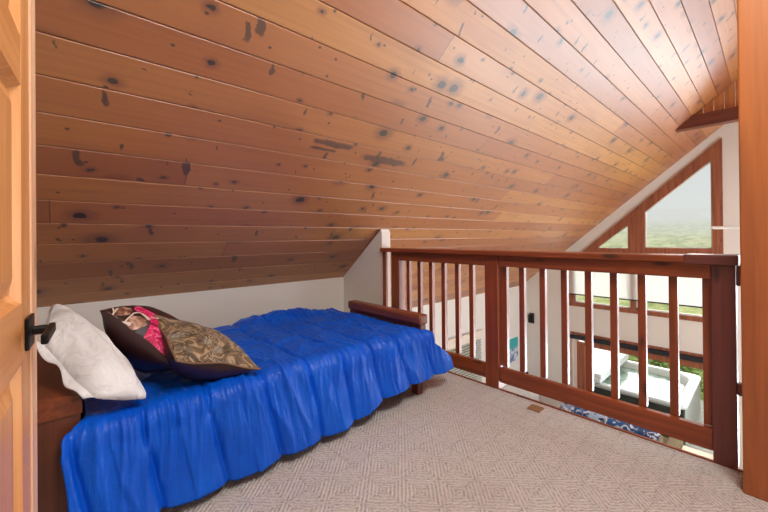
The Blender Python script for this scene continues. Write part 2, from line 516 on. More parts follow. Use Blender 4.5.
# ------------------------------------------------------------------ THE SETTING
# loft floor slab with carpet
mb = MB(); mb.box((XB, -YE, -0.02), (XR + 0.0, YK + 0.02, 0.0))
struct(mb.build('floor', M_carpet), 'beige basketweave carpet covering the loft floor')
mb = MB(); mb.box((XB, -YE, -0.28), (XR + 0.05, YE, -0.021))
struct(mb.build('trim_1', M_wall2), 'white painted loft floor edge under the carpet')
mb = MB(); mb.box((XR + 0.001, -YE, -0.05), (XR + 0.018, 2.57, 0.007), 0.003)
struct(mb.build('trim_2', M_rail), 'thin red wood nosing along the carpet edge below the railing')
mb = MB(); mb.box((XB, -YE - 0.15, ZL - 0.1), (GX + 0.1, YE + 0.15, ZL))
struct(mb.build('floor_lower', M_floorw), 'pale plank floor of the great room below')

# board ceilings (two roof slopes)
def ceiling(name, label, mirror):
    m = MB(); W = 0.1735; x0, x1 = XB - 0.1, GX + 0.5
    t0 = -(YE + 0.5 - YK) / TC; t1 = YK / TC
    k0 = int(math.floor((t0 - 0.118) / W)); k1 = int(math.ceil((t1 - 0.118) / W))
    gw, gd = 0.005, 0.006
    prof = []
    for k in range(k0, k1):
        a = 0.118 + k * W; b = min(a + W, t1)
        prof += [(a, -gd), (a + gw, 0.0), (b - gw, 0.0)]
    prof.append((t1, -gd))
    n = 12
    bm = m.bm
    rows = [[bm.verts.new((x0 + (x1 - x0) * i / n, t, z)) for i in range(n + 1)] for t, z in prof]
    for A, B in zip(rows, rows[1:]):
        for i in range(n):
            bm.faces.new((A[i], A[i + 1], B[i + 1], B[i]))
    # roof deck behind, closes the slab
    back = [[bm.verts.new((x0 + (x1 - x0) * i / n, t, -0.18)) for i in (0, n)] for t in (prof[0][0], prof[-1][0])]
    bm.faces.new((back[0][0], back[1][0], back[1][1], back[0][1]))
    for e in (0, n):
        bm.faces.new([r[e] for r in rows] + [back[1][0 if e == 0 else 1], back[0][0 if e == 0 else 1]])
    o = m.build(name, M_ceil)
    if mirror:
        o.matrix_world = Matrix(((-1, 0, 0, GX - 0.75), (0, TC, -0 + TS, -YK), (0, TS, -TC, ZK), (0, 0, 0, 1)))
    else:
        o.matrix_world = Matrix(((1, 0, 0, 0), (0, -TC, -TS, YK), (0, TS, -TC, ZK), (0, 0, 0, 1)))
    return struct(o, label)
ceiling('ceiling', 'knotty pine board ceiling sloping over the bed', False)
ceiling('ceiling_right', 'knotty pine board ceiling of the other roof slope', True)

# walls
mb = MB(); mb.box((XB, YK, -0.02), (XR + 0.1, YK + 0.1, ZK + 0.01))
struct(mb.build('wall_knee', M_wall), 'low off white knee wall behind the bed')
mb = MB(); mb.prism([(2.585, -0.02), (YK + 0.02, -0.02), (YK + 0.02, ZK - 0.015), (2.585, zroof(2.585) - 0.02)], 'x', XR, XR + 0.11)
struct(mb.build('wall_partition', M_wall), 'white sloped partition wall at the foot of the bed')
mb = MB(); mb.box((XR - 0.002, 2.572, 0.0), (XR + 0.112, 2.584, zroof(2.58) - 0.045), 0.002)
struct(mb.build('trim_3', M_endcap), 'white end of the partition wall beside the railing')
mb = MB(); mb.prism([(-YE, ZL), (YE, ZL), (YE, zroof(YE)), (0, ZR), (-YE, zroof(YE))], 'x', XB - 0.12, XB)
struct(mb.build('wall_back', M_wall))
def eave_wall(name, s, holes, label):
    m = MB(); a, b = sorted((s * YE, s * (YE + 0.12)))
    xs0, xs1 = XB, GX
    zt = zroof(YE) - 0.0
    if holes:
        hx0, hx1, hz0, hz1 = holes
        m.box((xs0, a, ZL), (hx0, b, zt)); m.box((hx1, a, ZL), (xs1, b, zt))
        m.box((hx0, a, ZL), (hx1, b, hz0)); m.box((hx0, a, hz1), (hx1, b, zt))
    else:
        m.box((xs0, a, ZL), (xs1, b, zt))
    return struct(m.build(name, M_wall2), label)
eave_wall('wall_left', 1, (5.30, 6.42, -1.98, -0.92), 'white eave wall of the great room below the slope')
eave_wall('wall_right', -1, None, None)

# gable wall with real openings
def gable():
    m = MB(); bm = m.bm
    outer = [(-YE, ZL), (YE, ZL), (YE, zroof(YE)), (0, ZR), (-YE, zroof(YE))]
    loops = [outer]
    for s in (1, -1):
        for h in ([(0.58, 0.74), (0.58, 2.66), (2.70, 0.76)],
                  [(0.58, -0.40), (3.00, -0.40), (3.00, 0.68), (0.58, 0.68)],
                  [(0.58, ZL + 0.005), (2.96, ZL + 0.005), (2.96, -1.02), (0.58, -1.02)]):
            loops.append([(s * y, z) for y, z in h])
    edges = []
    for L in loops:
        vs = [bm.verts.new((GX, y, z)) for y, z in L]
        edges += [bm.edges.new((vs[i], vs[(i + 1) % len(vs)])) for i in range(len(vs))]
    bmesh.ops.triangle_fill(bm, use_beauty=True, use_dissolve=False, edges=edges)
    fs = list(bm.faces)
    r = bmesh.ops.extrude_face_region(bm, geom=fs)
    bmesh.ops.translate(bm, verts=[v for v in r['geom'] if isinstance(v, bmesh.types.BMVert)], vec=(0.14, 0, 0))
    bmesh.ops.recalc_face_normals(bm, faces=bm.faces)
    return struct(m.build('wall_front', M_wall2), 'white gable wall with tall windows')
gable()

FX0, FX1 = GX - 0.03, GX + 0.10
def yz(poly, s):
    return [(s * y, z) for y, z in poly]
def upper_window(name, s, label):
    r = struct_root(name, (GX, s * 1.6, 0.75), label)
    f = MB()
    for p in ([(0.555, 0.72), (0.69, 0.72), (0.69, 2.605), (0.555, 2.726)],
              [(0.69, 2.605), (0.69, 2.377), (1.635, 1.542), (1.91, 1.303), (2.46, 0.842), (2.50, 0.72), (2.778, 0.72)],
              [(1.64, 0.72), (1.91, 0.72), (1.91, 1.303), (1.635, 1.542)],
              [(0.69, 0.72), (0.69, 0.855), (1.64, 0.855), (1.64, 0.72)],
              [(1.91, 0.72), (1.91, 0.845), (2.46, 0.842), (2.50, 0.72)]):
        f.prism(yz(p, s), 'x', FX0, FX1)
    f.build('window_frame', M_trimw, r)
    for p in ([(0.69, 0.855), (1.64, 0.855), (1.635, 1.542), (0.69, 2.377)], [(1.91, 0.845), (2.46, 0.842), (1.91, 1.303)]):
        b = MB()                        # pale vinyl bead round the pane
        c = [sum(q[i] for q in p) / len(p) for i in (0, 1)]
        k = 0.965
        inn = [(c[0] + (q[0] - c[0]) * k, c[1] + (q[1] - c[1]) * k) for q in p]
        for i in range(len(p)):
            j = (i + 1) % len(p)
            b.prism(yz([p[i], p[j], inn[j], inn[i]], s), 'x', GX + 0.02, GX + 0.06)
        b.build('glazing_bead', M_white, r)
        MB().prism(yz(p, s), 'x', GX + 0.035, GX + 0.041).build('pane', M_glass, r)
def lower_window(name, s, label):
    r = struct_root(name, (GX, s * 1.8, -0.42), label)
    f = MB()
    for y0, y1, z0, z1 in ((0.555, 0.69, -0.42, 0.70), (2.90, 3.03, -0.42, 0.70), (1.79, 1.875, -0.337, 0.6), (0.69, 2.90, -0.42, -0.337), (0.69, 2.90, 0.60, 0.70)):
        f.box((FX0, s * y0, z0), (FX1, s * y1, z1))
    f.build('window_frame', M_trimw, r)
    for y0, y1 in ((0.69, 1.79), (1.875, 2.90)):
        b = MB()
        for a in ((y0, y0 + 0.025, -0.337, 0.6), (y1 - 0.025, y1, -0.337, 0.6), (y0, y1, -0.337, -0.312), (y0, y1, 0.575, 0.6)):
            b.box((GX + 0.02, s * a[0], a[2]), (GX + 0.06, s * a[1], a[3]))
        b.build('glazing_bead', M_white, r)
        MB().box((GX + 0.035, s * y0, -0.337), (GX + 0.041, s * y1, 0.6)).build('pane', M_glass, r)
def patio_door(name, s, label):
    r = struct_root(name, (GX, s * 1.8, ZL), label)
    f = MB()
    for y0, y1, z0, z1 in ((0.555, 0.66, ZL, -0.99), (2.71, 2.86, ZL, -1.17), (0.66, 2.71, -1.24, -1.13), (0.555, 2.99, -1.03, -0.985), (0.66, 2.71, ZL, ZL + 0.06)):
        f.box((FX0, s * y0, z0), (FX1, s * y1, z1))
    f.build('door_frame', M_trimw, r)
    j = MB(); j.box((FX0 + 0.005, s * 2.86, ZL), (FX1, s * 2.99, -1.03))
    j.box((FX0 - 0.02, s * 2.935, ZL), (FX0 + 0.004, s * 2.955, -1.1))
    j.build('side_trim', M_endcap, r)
    t = MB(); t.box((FX0 - 0.05, s * 0.56, -1.12), (FX1 - 0.05, s * 2.985, -1.035), 0.006)
    t.build('blind_track', M_dark, r)
    b = MB()
    for a in ((2.675, 2.71, ZL + 0.06, -1.24), (0.66, 0.695, ZL + 0.06, -1.24)):
        b.box((GX + 0.02, s * a[0], a[2]), (GX + 0.06, s * a[1], a[3]))
    b.build('glazing_bead', M_white, r)
    MB().box((GX + 0.035, s * 0.695, ZL + 0.06), (GX + 0.041, s * 2.675, -1.24)).build('pane', M_glass, r)
upper_window('window_1', 1, 'trapezoid gable window framed in brown wood, left of the post')
lower_window('window_2', 1, 'wide window with white shades half way down the gable')
patio_door('door_2', 1, 'glass patio door looking out to the hot tub')
upper_window('window_3', -1, 'trapezoid gable window hidden behind the post')
lower_window('window_4', -1, 'wide gable window hidden behind the post')
patio_door('door_3', -1, 'glass patio door hidden behind the post')

# roller shades
def roller(yc, label):
    r = thing('roller_shade', label, 'window shade', (GX - 0.05, yc, 0.72), 'white roller shades on the gable window')
    a, b = yc - 0.622, yc + 0.622
    MB().box((GX - 0.068, a, -0.145), (GX - 0.065, b, 0.66)).build('shade_fabric', M_shade, r)
    MB().tube([(GX - 0.066, a, 0.675), (GX - 0.066, b, 0.675)], 0.03, 12).build('roller_tube', M_white, r)
    k = MB().box((GX - 0.076, a, -0.168), (GX - 0.056, b, -0.145), 0.004).build('hem_bar', M_dark, r)
    return r
roller(2.40, 'white translucent roller shade on the left half of the wide gable window')
roller(1.152, 'white translucent roller shade on the right half of the wide gable window')

# window in the eave wall with blinds
r = struct_root('window_5', (5.86, YE, -1.98), 'white framed window with slatted blinds seen low through the railing')
f = MB()
for x0, x1, z0, z1 in ((5.24, 5.32, -2.04, -0.86), (6.40, 6.50, -2.04, -0.86), (5.32, 6.40, -2.04, -1.97), (5.32, 6.40, -0.93, -0.86)):
    f.box((x0, YE - 0.03, z0), (x1, YE + 0.08, z1))
f.build('window_frame', M_white, r)
MB().box((5.32, YE + 0.05, -1.97), (6.40, YE + 0.056, -0.93)).build('pane', M_glass, r)
vb = thing('venetian_blind', 'white slatted blind covering the window low on the eave wall', 'blind', (5.86, YE - 0.05, -1.9))
s = MB()
for i in range(18):
    z = -1.90 + i * 0.052
    s.box((5.30, YE - 0.085, z), (6.38, YE - 0.035, z + 0.006))
s.build('slats', plain('grey_white_slats', (214, 214, 210), 0.6), vb)
MB().box((5.22, YE - 0.10, -0.98), (6.40, YE - 0.032, -0.80), 0.01).build('valance', plain('beige_valance', (232, 224, 212), 0.9), vb)

# collar beam and boarded truss end in front of the gable
rb = thing('roof_beam', 'dark red collar beam crossing high under the ridge by the gable', 'beam', (6.6, 0, 2.616))
zb, zt = 2.60, 2.77
yb = (ZR - zb) / math.tan(SL) - 0.005; yt = (ZR - zt) / math.tan(SL) - 0.005
MB().prism([(-yb, zb), (yb, zb), (yt, zt), (-yt, zt)], 'x', 6.53, 6.68).build('beam', M_beam, rb)
m = MB()
n = 14
for i in range(n):
    y0 = -yt + 2 * yt * i / n + 0.004; y1 = -yt + 2 * yt * (i + 1) / n - 0.004
    q = lambda y: ZR - abs(y) * math.tan(SL) - 0.004
    pts = [(y0, zt), (y1, zt), (y1, max(q(y1), zt + 0.001)), (y0, max(q(y0), zt + 0.001))]
    if y0 < 0 < y1:
        pts.insert(3, (0, q(0)))
    m.prism(pts, 'x', 6.585, 6.61)
struct(m.build('trim_4', M_infill), 'vertical pine boards filling the gable peak above the collar beam')

# pine door, open beside the camera
E = Vector((-0.042, 1.104, 0.0)); dv = Vector((0.076, 0.997, 0)).normalized(); nv = Vector((dv.y, -dv.x, 0))
dr = struct_root('door_1', (0, 0, 0), 'open six panel golden pine door with black lever')
dr.matrix_world = Matrix(((-dv.x, nv.x, 0, E.x), (-dv.y, nv.y, 0, E.y), (0, 0, 1, 0.0), (0, 0, 0, 1)))
# local: x = distance back from the free edge, y = out of the face (towards the room), z up
DW, DT, DH = 0.80, 0.036, 2.03
sv = MB(); 
for a, b in ((0.066, 0.156), (0.645, DW), (0.375, 0.44)):
    sv.box((a, -DT, 0.012), (b, 0, DH), 0.002)
sv.build('stile', M_door, dr, local=True)
sv = MB(); sv.box((0.0, -DT, 0.012), (0.0655, 0.003, DH), 0.006, 3)
sv.build('edge_stile', M_doorE, dr, local=True)['label'] = 'pale pine edge strip of the door'
sv = MB()
for z0, z1 in ((0.012, 0.25), (0.87, 0.983), (1.392, 1.485), (1.90, DH)):
    for a, b in ((0.1562, 0.3748), (0.4402, 0.6448)):
        sv.box((a, -DT + 0.001, z0), (b, -0.0005, z1))
sv.build('rail', M_doory, dr, local=True)
for z0, z1 in ((0.25, 0.87), (0.983, 1.392), (1.485, 1.90)):
    for a, b in ((0.1562, 0.3748), (0.4402, 0.6448)):
        pm = MB()
        # sloped moulding then a raised field
        def ring(i0, h0, i1, h1):
            A = [(a + i0, h0, z0 + i0), (b - i0, h0, z0 + i0), (b - i0, h0, z1 - i0), (a + i0, h0, z1 - i0)]
            B = [(a + i1, h1, z0 + i1), (b - i1, h1, z0 + i1), (b - i1, h1, z1 - i1), (a + i1, h1, z1 - i1)]
            va = [pm.bm.verts.new(p) for p in A]; vb_ = [pm.bm.verts.new(p) for p in B]
            for i in range(4):
                pm.bm.faces.new((va[i], va[(i + 1) % 4], vb_[(i + 1) % 4], vb_[i]))
            return vb_
        ring(0, -0.001, 0.012, -0.014); ring(0.012, -0.014, 0.018, -0.016); last = ring(0.018, -0.016, 0.05, -0.005)
        pm.bm.faces.new(last)
        pm.box((a, -DT + 0.004, z0), (b, -0.02, z1))
        bmesh.ops.remove_doubles(pm.bm, verts=pm.bm.verts, dist=1e-5)
        pm.build('door_panel', M_door, dr, local=True)
hb = MB()
hb.box((0.067, 0.001, 0.887), (0.134, 0.007, 0.950), 0.002)
h = hb.build('door_handle', M_black, dr, local=True); h['label'] = 'black square rose and lever handle'
lv = MB()
lv.tube([(0.098, 0.008, 0.919), (0.098, 0.036, 0.919)], 0.009, 14)
lv.box((0.084, 0.030, 0.910), (0.205, 0.041, 0.929), 0.003)
lv.build('lever', M_black, h, local=True)
hg = MB()
for z in (0.2, 1.0, 1.8):
    hg.tube([(DW + 0.004, 0.003, z), (DW + 0.004, 0.003, z + 0.09)], 0.008, 10)
hg.build('hinge', M_black, dr, local=True)

# ------------------------------------------------------------------ RAILING
rl = thing('railing', 'red brown wooden loft railing with square balusters', 'railing', (XR + 0.04, 1.3, 0.0))
def rpart(name, a, b, mat, bev=0.004, label=None):
    o = MB().box(a, b, bev).build(name, mat, rl)
    if label:
        o['label'] = label
    return o
rpart('cap_rail', (XR - 0.035, 0.29, 0.962), (XR + 0.115, 2.568, 0.998), M_rail, 0.006)
rpart('cap_rail', (XR - 0.038, 0.105, 0.955), (XR + 0.118, 0.3, 1.003), M_cap2, 0.006, 'darker short piece of cap rail over the near newel')
rpart('fascia_board', (XR + 0.0, 0.202, 0.885), (XR + 0.036, 1.328, 0.961), M_rail)
rpart('fascia_board', (XR + 0.0, 1.4385, 0.885), (XR + 0.036, 2.34, 0.961), M_rail)
rpart('bottom_rail', (XR + 0.008, 0.202, 0.052), (XR + 0.046, 1.328, 0.157), M_rail)
rpart('bottom_rail', (XR + 0.008, 1.4385, 0.052), (XR + 0.046, 2.34, 0.157), M_rail)
rpart('newel_post', (XR, 0.116, 0.0), (XR + 0.09, 0.2015, 0.9545), M_newel, 0.004, 'darker near newel post')
rpart('newel_post', (XR - 0.004, 1.333, 0.0), (XR + 0.086, 1.438, 0.9615), M_railz)
rpart('newel_post', (XR - 0.004, 2.34, 0.0), (XR + 0.086, 2.44, 0.9615), M_railz)
rpart('end_trim', (XR + 0.002, 2.524, 0.0), (XR + 0.03, 2.571, 0.9615), M_railz)
rpart('tie_block', (XR - 0.004, 0.094, 0.86), (XR + 0.006, 0.1155, 0.954), M_cap2)
rpart('tie_block', (XR + 0.0, 0.094, 0.35), (XR + 0.04, 0.1155, 0.405), M_newel)
base = MB().box((-0.018, -0.0185, 0.157), (0.018, 0.0185, 0.93), 0.003).build('baluster', M_railz, rl, local=True)
ys = [2.228, 2.095, 1.963, 1.83, 1.693, 1.561, 1.309, 1.158, 1.018, 0.883, 0.746, 0.614, 0.482, 0.348, 0.222]
for i, y in enumerate(ys):
    o = base if i == 0 else base.copy()
    if i:
        COL.objects.link(o)
    o.location = (0.020, y * (1.018 if 0.3 < y and abs(y - 1.309) > 0.01 else 1.0) - 1.3 - 0.002, 0)
    o.parent = rl

# big post
sp = thing('support_post', 'large amber pine post standing at the right end of the railing', 'post', (2.24, 0.0, 0.0))
MB().box((2.135, -0.11, 0.0), (2.335, 0.093, zroof(0.11) - 0.02), 0.006).build('post', M_post, sp)

# floor outlet
fo = MB().box((2.19, 0.985, 0.0), (2.27, 1.065, 0.008), 0.003)
tag(recentre(fo.build('floor_outlet', M_tan), (2.23, 1.025, 0)), 'small tan outlet plate in the carpet by the railing', 'outlet')

# ------------------------------------------------------------------ BED
bd = thing('daybed', 'low brown wooden daybed frame against the knee wall', 'bed', (0.95, 2.1, 0.0))
def bedboard(name, x0, x1, y0, y1, top):
    m = MB(); m.box((x0, y0, 0.12), (x1, y1, top - 0.07), 0.006)
    o = m.build(name, M_bedz, bd)
    # thick cap with a rounded inner edge
    c = MB(); c.box((x0 - 0.018, y0 - 0.012, top - 0.07), (x1 + 0.012, y1 + 0.012, top), 0.016, 4)
    c.build('cap', M_bed, o)
    return o
bedboard('footboard', 1.885, 1.945, 1.69, 2.52, 0.545)
for y in (1.67, 2.47):
    MB().box((1.83, y, 0.0), (1.885, y + 0.06, 0.25), 0.004).build('leg', M_bedz, bd)
m = MB()
m.prism([(0.052, 0.0), (0.052, 0.505), (0.046, 0.522), (0.028, 0.53), (-0.12, 0.548), (-0.135, 0.54), (-0.135, 0.0)], 'y', 1.715, 1.76)
m.build('headboard_post', M_bedz, bd)
m = MB()
m.prism([(0.056, 0.47), (0.056, 0.512), (0.046, 0.53), (0.026, 0.54), (-0.13, 0.56), (-0.14, 0.55), (-0.14, 0.47)], 'y', 1.708, 2.55)
m.build('headboard', M_bed, bd)
MB().box((-0.10, 1.7605, 0.0), (0.0, 2.55, 0.468)).build('headboard_panel', M_bedz, bd)
for y in (1.715, 2.50):
    MB().box((0.053, y, 0.10), (1.884, y + 0.028, 0.24), 0.004).build('side_rail', M_bedx, bd)
m = MB()
for i in range(10):
    m.box((0.08 + i * 0.18, 1.744, 0.2), (0.17 + i * 0.18, 2.499, 0.218))
m.build('slats', M_bedx, bd)
m = MB().box((0.062, 1.73, 0.219), (1.86, 2.64, 0.40), 0.05, 4)
tag(recentre(m.build('mattress', M_cotton, smooth=True), (0.96, 2.18, 0.219)), 'thin mattress lying on the daybed under the blue comforter', 'mattress')

# comforter
def ridged(v):
    return 1.0 - abs(noise.noise(v)) * 2.0
NU, NV = 420, 190
YB, YF, ZT, RR = 2.74, 1.725, 0.438, 0.075
HEM = 0.055
arc = RR * PI / 2
lens_ = (0.20, YB - YF, arc, ZT - RR - HEM)
LT = sum(lens_)
def section(w):
    """w metres from the back hem; returns y, z, normal(y,z), drop 0..1"""
    if w < lens_[0]:
        a = w / lens_[0] * PI / 2
        return YB + 0.10 * math.cos(a), ZT - 0.15 * (1 - math.sin(a)), math.cos(a), math.sin(a), 0.0
    w -= lens_[0]
    if w < lens_[1]:
        return YB - w, ZT, 0.0, 1.0, 0.0
    w -= lens_[1]
    if w < lens_[2]:
        a = w / RR
        return YF - RR * math.sin(a), ZT - RR * (1 - math.cos(a)), -math.sin(a), math.cos(a), 0.0
    w -= lens_[2]
    d = w / lens_[3]
    return YF - RR - 0.055 * d ** 1.3, ZT - RR - w, -1.0, 0.12, d
def comf(u, v):
    w = v * LT
    y, z, ny, nz, d = section(w)
    wt = w - lens_[0] - lens_[1]
    over = sstep(-0.02, 0.09, wt)                  # 0 on top, 1 on the drape
    x0 = lerp(0.066, 0.03 * d, over)
    x1 = lerp(1.862, 1.97 + 0.15 * sstep(0, 0.7, d), over)
    x = lerp(x0, x1, u)
    foot = sstep(0.8, 1.6, x)
    near = sstep(-0.55, 0.05, wt)
    # seams run across the bed every 0.23 m and wander a little
    q = (x - 0.03 + 0.035 * noise.noise(Vector((x * 1.6, w * 2.0, 5))) - 0.05 * near * d) / 0.23
    cell = math.floor(q + 0.5)
    fq = abs((q % 1.0) - 0.5) * 2.0                # 0 at a seam, 1 mid panel -> flip
    groove = math.exp(-((1.0 - abs((q % 1.0) * 2.0 - 1.0)) / 0.10) ** 2)
    hgt = -0.016 * groove * (0.5 + 0.5 * near)
    # each panel hangs as one soft billow on the drape
    puff = math.sin(PI * min(1.0, max(0.0, q % 1.0))) ** 0.7
    hgt += (0.008 + 0.010 * over * (0.4 + 0.6 * d)) * puff
    # narrow folds that start at the bed edge and die out towards the hem
    wob = 0.35 * noise.noise(Vector((x * 4, w * 3.5, 1)))
    f1 = max(0.0, ridged(Vector((x * 6.5 + wob, w * 1.3, 2.0 + cell * 0.7)))) ** 2.5
    f2 = max(0.0, ridged(Vector((x * 21.0 + 2.0 * wob, w * 1.9, 7.0)))) ** 3
    f3 = max(0.0, ridged(Vector((x * 38.0 + 3.0 * wob, w * 4.0, 13.0)))) ** 3
    edge_ = math.exp(-((wt - 0.10) / 0.16) ** 2)
    hgt += near * (0.016 * f1 * (0.35 + 0.65 * over) + 0.013 * f2 * (0.15 + edge_) + 0.006 * f3 * (0.12 + edge_))
    # creases on top, mostly across the bed, crowded at the foot
    c1 = max(0.0, ridged(Vector((x * 6.0 + w * 1.5 + wob, w * 3.0, 4.0)))) ** 3
    c2 = max(0.0, ridged(Vector((x * 16.0 + w * 3.0 + 2 * wob, w * 3.6, 11.0)))) ** 3
    c3 = max(0.0, ridged(Vector((x * 3.0, w * 15.0 + x * 4.0, 21.0)))) ** 4
    hgt += (1 - over) * (0.012 * c1 + (0.003 + 0.006 * foot) * c2 + 0.005 * c3)
    if w < lens_[0] + 0.3:                         # bunched along the wall side
        hgt += 0.045 * math.exp(-((w - lens_[0] - 0.03) / 0.12) ** 2) * sstep(0.8, 1.2, x) * (1 - sstep(1.5, 1.8, x))
        y += 0.05 * sstep(0.9, 1.2, x) * (1 - sstep(1.5, 1.75, x))
    if x < 0.7:                                    # pressed flat under the pillows
        hgt *= lerp(0.4, 1.0, max(sstep(0.35, 0.7, x), over))
    yy = y + ny * hgt; zz = z + nz * hgt
    if d > 0:
        zz += lens_[3] * d * 0.27 * sstep(1.05, 1.62, x)       # the hem rides up towards the foot
        zz += (0.010 * noise.noise(Vector((x * 4.0, 0, 1.5))) - 0.005 * puff) * d
        zz = max(zz, 0.012)
        x += 0.010 * noise.noise(Vector((x * 6, w * 2, 30))) * d
    return Vector((x, yy, zz))
m = MB()
m.grid(NU, NV, comf, flip=True)
cf = m.build('comforter', M_blue, smooth=True)
sd = cf.modifiers.new('thickness', 'SOLIDIFY'); sd.thickness = 0.010; sd.offset = -1.0
tag(recentre(cf, (0.95, 2.1, 0.05)), 'royal blue satin quilted comforter spread over the daybed', 'comforter')

# cushions from four corner points
def cushion(name, corners, T, mats, label, cat, seed, back_k=1.0, pinch=0.06, wr=0.010, group=None, n=44, rounded=0.0):
    c = [Vector(p) for p in corners]                # (u0v0, u1v0, u1v1, u0v1)
    def base_(u, v):
        return (c[0] * (1 - u) * (1 - v) + c[1] * u * (1 - v) + c[2] * u * v + c[3] * (1 - u) * v)
    nrm = (c[1] - c[0] + c[2] - c[3]).cross(c[3] - c[0] + c[2] - c[1]).normalized()
    cen = base_(0.5, 0.5)
    def f(side):
        def g_(u, v):
            a, b = 2 * u - 1, 2 * v - 1
            # edges drawn in between the corners
            uu = 0.5 + 0.5 * a * (1 - pinch * (1 - b * b)); vv = 0.5 + 0.5 * b * (1 - pinch * (1 - a * a))
            cut = 1 - rounded * (a * a * b * b) ** 3
            uu = 0.5 + (uu - 0.5) * cut; vv = 0.5 + (vv - 0.5) * cut
            p = base_(uu, vv)
            k = max(0.0, (1 - a * a)) ** 0.6 * max(0.0, (1 - b * b)) ** 0.6
            edge = min(1.0, k * 3)
            hh = T * 0.5 * k * (back_k if side < 0 else 1.0)
            w_ = noise.noise(Vector((u * 4 + seed, v * 4, side))) + 0.5 * noise.noise(Vector((u * 10 + seed, v * 9, side)))
            return p + nrm * (side * hh + wr * w_ * edge) + nrm * (0.012 * noise.noise(Vector((u * 3, v * 3, seed))) * (1 - edge))
        return g_
    m = MB()
    m.grid(n, n, f(1), 0)
    m.grid(n, n, f(-1), 1, flip=True)
    o = m.build(name, mats, smooth=True, weld=True)
    lo = min(p.z for p in c)
    recentre(o, (cen.x, cen.y, lo))
    tag(o, label, cat, group)
    return o, f(1), nrm

pw, fpw, npw = cushion('bed_pillow',
    [(0.085, 1.640, 0.528), (0.270, 1.662, 0.468), (-0.028, 2.22, 0.825), (-0.058, 1.85, 0.725)],
    0.20, [M_cotton, M_cotton], 'white cotton bed pillow leaning on the headboard', 'pillow', 3.1, 0.3, 0.0, 0.012, rounded=0.10)
# open pillowcase hem at the near end
m = MB()
pts_a = [fpw(i / 24.0, 0.0) for i in range(25)]
def hemf(u, v):
    # runs along the near short edge (v axis of the pillow), flaring a little
    p = fpw(0.0, u)
    off = Vector((-0.034, -0.006, 0.004)) * v * (0.75 + 0.25 * math.sin(u * 7 + 0.6))
    return p + off + Vector((0.004, -0.006, 0.01)) * math.sin(u * 15) * v
m.grid(30, 5, hemf)
hm = m.build('case_hem', M_cotton, pw, smooth=True)
sd = hm.modifiers.new('thickness', 'SOLIDIFY'); sd.thickness = 0.004

br, fbr, nbr = cushion('throw_cushion',
    [(0.375, 1.77, 0.545), (0.585, 2.12, 0.51), (0.335, 2.33, 0.715), (0.125, 1.95, 0.80)],
    0.17, [M_brown, M_brown], 'dark brown satin cushion with pink and bronze print, against the white pillow', 'cushion', 5.7, 2.1, -0.05, 0.006)
def patch(poly, mat, name, lift=0.003, parent=br, ff=fbr, nn=nbr):
    """a flat printed shape laid on the cushion face; poly in (u, v), fanned and subdivided"""
    m = MB(); bm = m.bm
    vs = [bm.verts.new((max(0.006, p[0] - 0.055), p[1], 0)) for p in poly]
    bm.faces.new(vs)
    bmesh.ops.triangulate(bm, faces=bm.faces)
    bmesh.ops.subdivide_edges(bm, edges=bm.edges, cuts=5, use_grid_fill=True)
    for v in bm.verts:
        v.co = ff(v.co.x, v.co.y) + nn * lift
    bmesh.ops.recalc_face_normals(bm, faces=bm.faces)
    return m.build(name, mat, parent, smooth=True)
def blob(cx, cy, rx, ry, n=16, s=0):
    return [(cx + rx * math.cos(2 * PI * i / n) * (1 + 0.14 * math.sin(3 * i + s)), cy + ry * math.sin(2 * PI * i / n) * (1 + 0.14 * math.cos(2 * i + s))) for i in range(n)]
# u: near -> far edge,  v: bottom -> top
patch([(0.06, 0.16), (0.30, 0.12), (0.34, 0.42), (0.20, 0.54), (0.06, 0.46)], M_pink, 'pink_print', 0.003)
patch([(0.20, 0.50), (0.36, 0.44), (0.42, 0.86), (0.28, 0.80)], M_pink, 'pink_print', 0.003)
patch(blob(0.13, 0.64, 0.08, 0.09), M_bronze, 'bronze_print', 0.004)
patch(blob(0.17, 0.84, 0.09, 0.07, s=2), M_bronze, 'bronze_print', 0.004)
patch([(0.06, 0.56), (0.07, 0.47), (0.20, 0.55), (0.24, 0.62), (0.17, 0.62)], M_slate, 'slate_print', 0.0035)
def stroke(a, b, w):
    a = Vector(a); b = Vector(b); d = (b - a).normalized(); s_ = Vector((-d.y, d.x)) * w
    return [tuple(a + s_), tuple(a - s_), tuple(b - s_), tuple(b + s_)]
for a, b, w in (((0.05, 0.94), (0.05, 0.80), 0.012), ((0.05, 0.86), (0.16, 0.96), 0.010), ((0.06, 0.87), (0.17, 0.91), 0.010),
                ((0.04, 0.74), (0.08, 0.66), 0.016), ((0.06, 0.72), (0.20, 0.75), 0.009), ((0.20, 0.75), (0.27, 0.72), 0.010),
                ((0.26, 0.70), (0.22, 0.58), 0.016), ((0.27, 0.60), (0.33, 0.52), 0.010), ((0.31, 0.56), (0.37, 0.50), 0.008)):
    patch(stroke(a, b, w), M_cream, 'cream_lettering', 0.006)

gd, fgd, ngd = cushion('throw_cushion',
    [(0.345, 1.635, 0.605), (0.705, 1.655, 0.480), (0.665, 2.05, 0.555), (0.322, 1.975, 0.742)],
    0.13, [M_gold, M_brown], 'gold and brown paisley brocade cushion lying in front of the brown cushion', 'cushion', 9.3, 2.4, 0.05, 0.007)
m = MB()
ring = []
for i in range(4):
    for k in range(20):
        t = k / 20.0
        u, v = ((t, 0), (1, t), (1 - t, 1), (0, 1 - t))[i]
        ring.append(fgd(u, v))
ring.append(ring[0])
m.tube(ring, 0.004, 6, cap=False)
m.build('piping', plain('tan_piping', (132, 102, 74), 0.6), gd, smooth=True)

